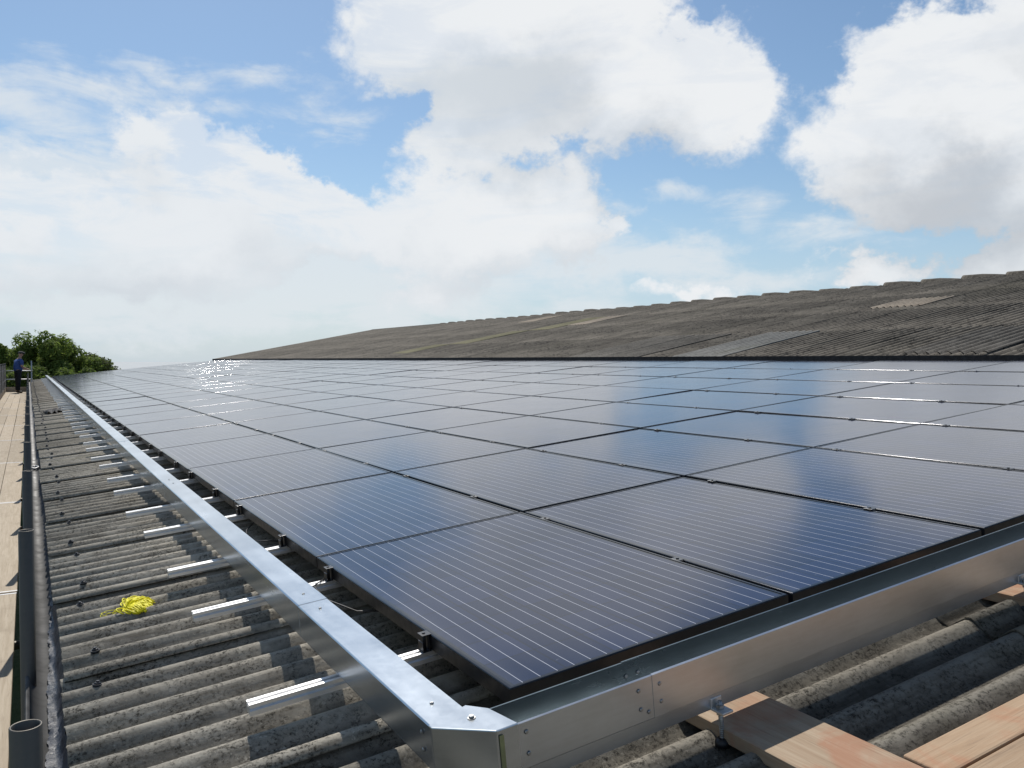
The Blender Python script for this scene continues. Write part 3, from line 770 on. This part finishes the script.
for i, y in enumerate([21.36 + 3.6 * i for i in range(7)]):
    o = bpy.data.objects.new('scaffold_pole', out_me); link(o); o.location = (OX, y, 0)
    tag(o, f'tall scaffold tube on the outer edge of the boarded walkway, {ordn(i)} of its row', 'scaffold pole', 'scaffold tubes on the outer edge')
def bar(a, b_, label, mat='tube_bright', grp='scaffold rails', name='guard_rail'):
    q = MB(); q.pipe(a, b_, .0242, .0205, 16); o = q.build(name, M[mat]); tag(o, label, 'guard rail', grp)
bar((OX + .052, 18, BZ + 1.0), (OX + .052, YE + .1, BZ + 1.0), 'upper long scaffold guard rail along the outer edge')
bar((OX + .052, 18, BZ + .53), (OX + .052, YE + .1, BZ + .53), 'lower long scaffold guard rail along the outer edge')
bar((OX - .1, YE, BZ + .96), (.16, YE, BZ + .96), 'upper short guard rail closing the far end behind the person')
bar((OX - .1, YE, BZ + .57), (.16, YE, BZ + .57), 'lower short guard rail closing the far end behind the person')
q = MB(); q.pipe((0, 0, 0), (0, 0, BZ + 1.42), .0242, .0205, 16); o = q.build('scaffold_pole', M['tube_bright'], None, (.13, YE + .052, 0))
tag(o, 'upright scaffold tube at the far end of the walkway, right of the person', 'scaffold pole')
q = MB(); q.box((OX + .03, 12, BZ), (OX + .066, YE - .05, BZ + .22), .003); o = q.build('toe_board', M['board_wood']); tag(o, 'long wooden toe board standing on edge along the outer side of the walkway', 'toe board')
q = MB(); q.box((OX + .08, YE - .08, BZ), (-.07, YE - .045, BZ + .22), .003); o = q.build('toe_board', M['board_wood']); tag(o, 'short wooden toe board across the far end behind the person', 'toe board')
for i in range(6):
    y0 = 22.4 + i * 3.6; x0 = OX + .09
    o = thing('brick_guard', f'dark mesh guard panel hung on the outer rails, {ordn(i)} from the camera', 'mesh panel', (x0, y0, BZ + .24), group='mesh guards on the outer rails')
    q = MB(); q.quad((0, 0, 0), (0, 3.4, 0), (0, 3.4, 1.05), (0, 0, 1.05)); q.build('mesh', M['guard_mesh'], o)
    q = MB(); q.tube([(0, 0, 0), (0, 3.4, 0), (0, 3.4, 1.05), (0, 0, 1.05), (0, 0, 0)], .008, 6); q.build('frame', M['black_plastic'], o)
tme = MB(); tme.pipe((OX - .12, 0, 0), (.09, 0, 0), .0242, .0205, 12); tme = tme.mesh('transom', M['tube_steel'])
for i, y in enumerate(POLY):
    o = bpy.data.objects.new('transom_tube', tme); link(o); o.location = (0, y + .055, BZ - .066)
    tag(o, f'short cross tube carrying the scaffold boards, {ordn(i)} from the camera', 'scaffold tube', 'cross tubes under the boards')

# ------------------------------------------------------------------ the person
def skin_obj(name, pts, edges, rad, mat, parent, sub=2, root=0):
    me = bpy.data.meshes.new(name); me.from_pydata(pts, edges, []); o = bpy.data.objects.new(name, me); link(o, parent); me.materials.append(mat)
    md = o.modifiers.new('skin', 'SKIN')
    for i, r_ in enumerate(rad):
        sv = me.skin_vertices[0].data[i]; sv.radius = r_ if isinstance(r_, tuple) else (r_, r_); sv.use_root = i == root
    md.use_smooth_shade = True
    s_ = o.modifiers.new('sub', 'SUBSURF'); s_.levels = s_.render_levels = sub
    return o
def person():
    # faces +X (towards the roof), arms reaching forward to the far rail
    P = thing('person', 'person in blue shirt, dark trousers and cap standing at the far end of the boards', 'person', (-.40, 43.0, BZ), (0, 0, R(20)))
    J = [(0, 0, .98), (.01, 0, 1.12), (.04, 0, 1.30), (.07, 0, 1.46), (.09, 0, 1.55), (.115, 0, 1.63), (.13, 0, 1.71), (.135, 0, 1.78)]   # 0-7 spine, neck, head
    rd = [(.125, .155), (.115, .145), (.125, .165), (.10, .16), .058, .075, .098, .07]
    E = [(i, i + 1) for i in range(7)]; pts = list(J); rad = list(rd)
    def chain(start, ps, rs):
        prev = start
        for p_, r_ in zip(ps, rs): pts.append(p_); rad.append(r_); E.append((prev, len(pts) - 1)); prev = len(pts) - 1
        return prev
    for sgn in (-1, 1):
        chain(0, [(.0, .10 * sgn, .88), (.02 * sgn, .115 * sgn, .50), (-.02 + .02 * sgn, .12 * sgn, .10), (.0, .125 * sgn, .04), (.13, .14 * sgn, .03)], [.092, .062, .045, .045, .035])
        h = chain(3, [(.06, .19 * sgn, 1.44), (.08, .235 * sgn, 1.17), (.30, .17 * sgn, 1.06), (.37, .15 * sgn, 1.055)], [.058, .046, .036, .032])
        for f_, (dy, ln) in enumerate(((-.030, .075), (-.010, .09), (.010, .085), (.028, .07))):
            chain(h, [(.37 + ln * .55, .15 * sgn + dy, 1.045), (.37 + ln * .9, .15 * sgn + dy, 1.02)], [.010, .008])
        chain(h, [(.385, .15 * sgn - .045 * sgn, 1.065), (.42, .15 * sgn - .058 * sgn, 1.055)], [.011, .009])
    skin_obj('body', pts, E, rad, M['skin'], P)
    # face
    q = MB(); q.tube([(.225, 0, 1.725), (.25, 0, 1.70), (.228, 0, 1.685)], [.008, .016, .01], 8); q.build('nose', M['skin'], P)
    for sgn in (-1, 1):
        q = MB(); q.tube([(.12, .094 * sgn, 1.74), (.12, .106 * sgn, 1.715), (.125, .098 * sgn, 1.685)], [.012, .018, .010], 8); q.build('ear', M['skin'], P)
        q = MB(); q.tube([(.212, .034 * sgn, 1.735), (.222, .034 * sgn, 1.735)], [.014, .008], 8); q.build('eye', M['cap_cloth'], P)
    q = MB(); q.tube([(.212, -.025, 1.655), (.224, 0, 1.653), (.212, .025, 1.655)], [.005, .008, .005], 6); q.build('mouth', simple('lip', (.30, .12, .10), .6), P)
    # shirt: torso and short sleeves
    pts = [(0, 0, .90), (.01, 0, 1.12), (.04, 0, 1.30), (.07, 0, 1.46), (.085, 0, 1.51)]; rad = [(.165, .205), (.155, .195), (.17, .215), (.15, .20), .085]; E = [(0, 1), (1, 2), (2, 3), (3, 4)]
    for sgn in (-1, 1):
        n0 = len(pts); pts += [(.06, .195 * sgn, 1.44), (.075, .232 * sgn, 1.22)]; rad += [.075, .066]; E += [(3, n0), (n0, n0 + 1)]
    skin_obj('shirt', pts, E, rad, M['shirt_blue'], P)
    pts = [(0, 0, 1.06), (0, 0, .93)]; rad = [(.15, .185), (.16, .195)]; E = [(0, 1)]
    for sgn in (-1, 1):
        n0 = len(pts); pts += [(.0, .10 * sgn, .85), (.02 * sgn, .115 * sgn, .50), (-.02 + .02 * sgn, .12 * sgn, .09)]; rad += [.125, .092, .075]; E += [(1, n0), (n0, n0 + 1), (n0 + 1, n0 + 2)]
    skin_obj('trousers', pts, E, rad, M['trousers'], P)
    for sgn in (-1, 1):
        skin_obj('boot', [(-.03 + .02 * sgn, .12 * sgn, .12), (-.02 + .02 * sgn, .122 * sgn, .052), (.14, .14 * sgn, .045)], [(0, 1), (1, 2)], [.058, .056, .045], M['boot'], P)
    q = MB()
    q.tube([(.128, 0, 1.745), (.13, 0, 1.79), (.13, 0, 1.825), (.13, 0, 1.845)], [.116, .112, .085, .03], 16)
    q.tube([(.20, 0, 1.752), (.27, 0, 1.745), (.315, 0, 1.735)], [.07, .065, .02], 10)
    for v in q.bm.verts:
        if v.co.x > .245 and v.co.z < 1.80: v.co.z = 1.745 + (v.co.z - 1.745) * .15
    q.build('cap', M['cap_cloth'], P)
person()

# ------------------------------------------------------------------ trees beyond the far gable
def tree_meshes(seed, h, rad, mat, leaf=.12, n=17000):
    rg = random.Random(seed)
    q = MB(); q.tube([(0, 0, 0), (.05, 0, h * .25), (-.05, .05, h * .5), (.03, 0, h * .8)], [.17, .14, .10, .03], 8)
    lobes = []
    for i in range(34):
        a = rg.uniform(0, 6.28); z = h * rg.uniform(.30, .93); rr = rad * rg.uniform(.2, 1.05) * (1 if z < h * .7 else .75)
        lobes.append((Vector((rr * math.cos(a), rr * math.sin(a), z)), rad * rg.uniform(.20, .40)))
    lobes += [(Vector((0, 0, h * .5)), rad * .6), (Vector((0, 0, h * .72)), rad * .5)]
    for c_, r_ in lobes[:9]:
        q.tube([(0, 0, c_.z * .55), (c_.x * .5, c_.y * .5, c_.z * .85), c_], [.06, .04, .015], 6)
    trunk = q.mesh('trunk', M['bark'])
    V = []; F = []
    for i in range(n):
        c_, r_ = rg.choice(lobes); d = Vector((rg.gauss(0, 1), rg.gauss(0, 1), rg.gauss(0, 1))).normalized() * r_ * rg.uniform(.55, 1.12) ** .7
        p_ = c_ + d; nrm = (d.normalized() + Vector((rg.gauss(0, .6), rg.gauss(0, .6), rg.gauss(.3, .6)))).normalized()
        u = nrm.orthogonal().normalized(); u = (Matrix.Rotation(rg.uniform(0, 6.28), 3, nrm) @ u); v = nrm.cross(u)
        l = leaf * rg.uniform(.6, 1.3); b = len(V)
        V += [p_ - u * l, p_ + v * l * .45, p_ + u * l, p_ - v * l * .45]; F.append((b, b + 1, b + 2, b + 3))
    for _ in range(70):                       # leafy shoots sticking out of the crown
        c_, r_ = rg.choice(lobes); d = Vector((rg.gauss(0, .6), rg.gauss(0, .6), rg.uniform(.2, 1))).normalized()
        ln = rg.uniform(.25, .6)
        for q_ in range(16):
            p_ = c_ + d * (r_ * .85 + ln * q_ / 15) + Vector((rg.gauss(0, .05), rg.gauss(0, .05), rg.gauss(0, .05)))
            nrm = Vector((rg.gauss(0, 1), rg.gauss(0, 1), rg.gauss(0, 1))).normalized(); u = nrm.orthogonal().normalized(); v = nrm.cross(u); l = leaf * .7 * (1.1 - q_ / 20); b = len(V)
            V += [p_ - u * l, p_ + v * l * .45, p_ + u * l, p_ - v * l * .45]; F.append((b, b + 1, b + 2, b + 3))
    crown = grid_mesh('crown', V, F, M[mat], smooth=False)
    return trunk, crown
kinds = [tree_meshes(1, 8.0, 1.9, 'leaf_bright'), tree_meshes(2, 8.0, 1.9, 'leaf_deep'), tree_meshes(3, 8.0, 1.6, 'leaf_olive'), tree_meshes(4, 8.0, 1.9, 'leaf_bright')]
HTS = [8.0, 8.0, 8.0, 8.0]
trees = [  # x, y, kind, top above the eye, label
    (-1.15, 58, 3, .75, 'loose bright green tree at the left edge of the photo behind the mesh guards'),
    (-.15, 58, 0, 1.45, 'bright green tree rising directly behind the person'),
    (.85, 57, 3, 1.75, 'tallest bright green tree just right of the person'),
    (1.75, 58, 1, 1.45, 'deep green tree behind the end of the metal edging'),
    (2.6, 59, 0, 1.0, 'mid green tree right of the metal edging end'),
    (3.3, 59, 2, .55, 'olive green tree, third from the right end of the row'),
    (4.0, 60, 2, .05, 'olive green tree, second from the right end of the row'),
    (4.6, 61, 2, -.30, 'low olive tree at the right end of the row, meeting the panels'),
    (.4, 54, 1, -.15, 'short dark bush filling the gap below the trees beside the person'),
    (2.0, 54.5, 1, -.30, 'short dark bush below the trees beyond the roof end'),
    (-1.3, 53.5, 1, -.35, 'short dark bush left of the person behind the end guard rails')]
for i, (x, y, kd, hs, lab) in enumerate(trees):
    o = thing('tree', lab, 'tree', (x, y, 0), (0, 0, i * 1.7), 'trees beyond the barn end'); top = HTS[kd]; f_ = (ZC + hs) / top; o.scale = (.92, .92, f_ - .012)
    link(bpy.data.objects.new('trunk', kinds[kd][0]), o); link(bpy.data.objects.new('crown', kinds[kd][1]), o)
# a pale roofed shed far off at the left edge
sh = thing('shed', 'distant pale grey roofed shed at the left edge behind the mesh guards', 'shed', (-5.9, 75, 0))
q = MB(); q.prism([(-3.2, 0), (3.2, 0), (3.2, 5.2), (0, 6.6), (-3.2, 5.2)], 0, 10); q.build('wall', M['wall_block'], sh)
q = MB(); q.prism([(-3.5, 5.12), (0, 6.65), (3.5, 5.12), (3.5, 5.24), (0, 6.77), (-3.5, 5.24)], -.3, 10.3); q.build('roof', M['shed_roof'], sh)

# ------------------------------------------------------------------ render settings
scene.view_settings.view_transform = 'Standard'; scene.view_settings.look = 'None'; scene.view_settings.exposure = 0; scene.view_settings.gamma = 1
scene.render.engine = 'CYCLES'; scene.cycles.use_denoising = True
scene.cycles.max_bounces = 8; scene.cycles.sample_clamp_indirect = 8
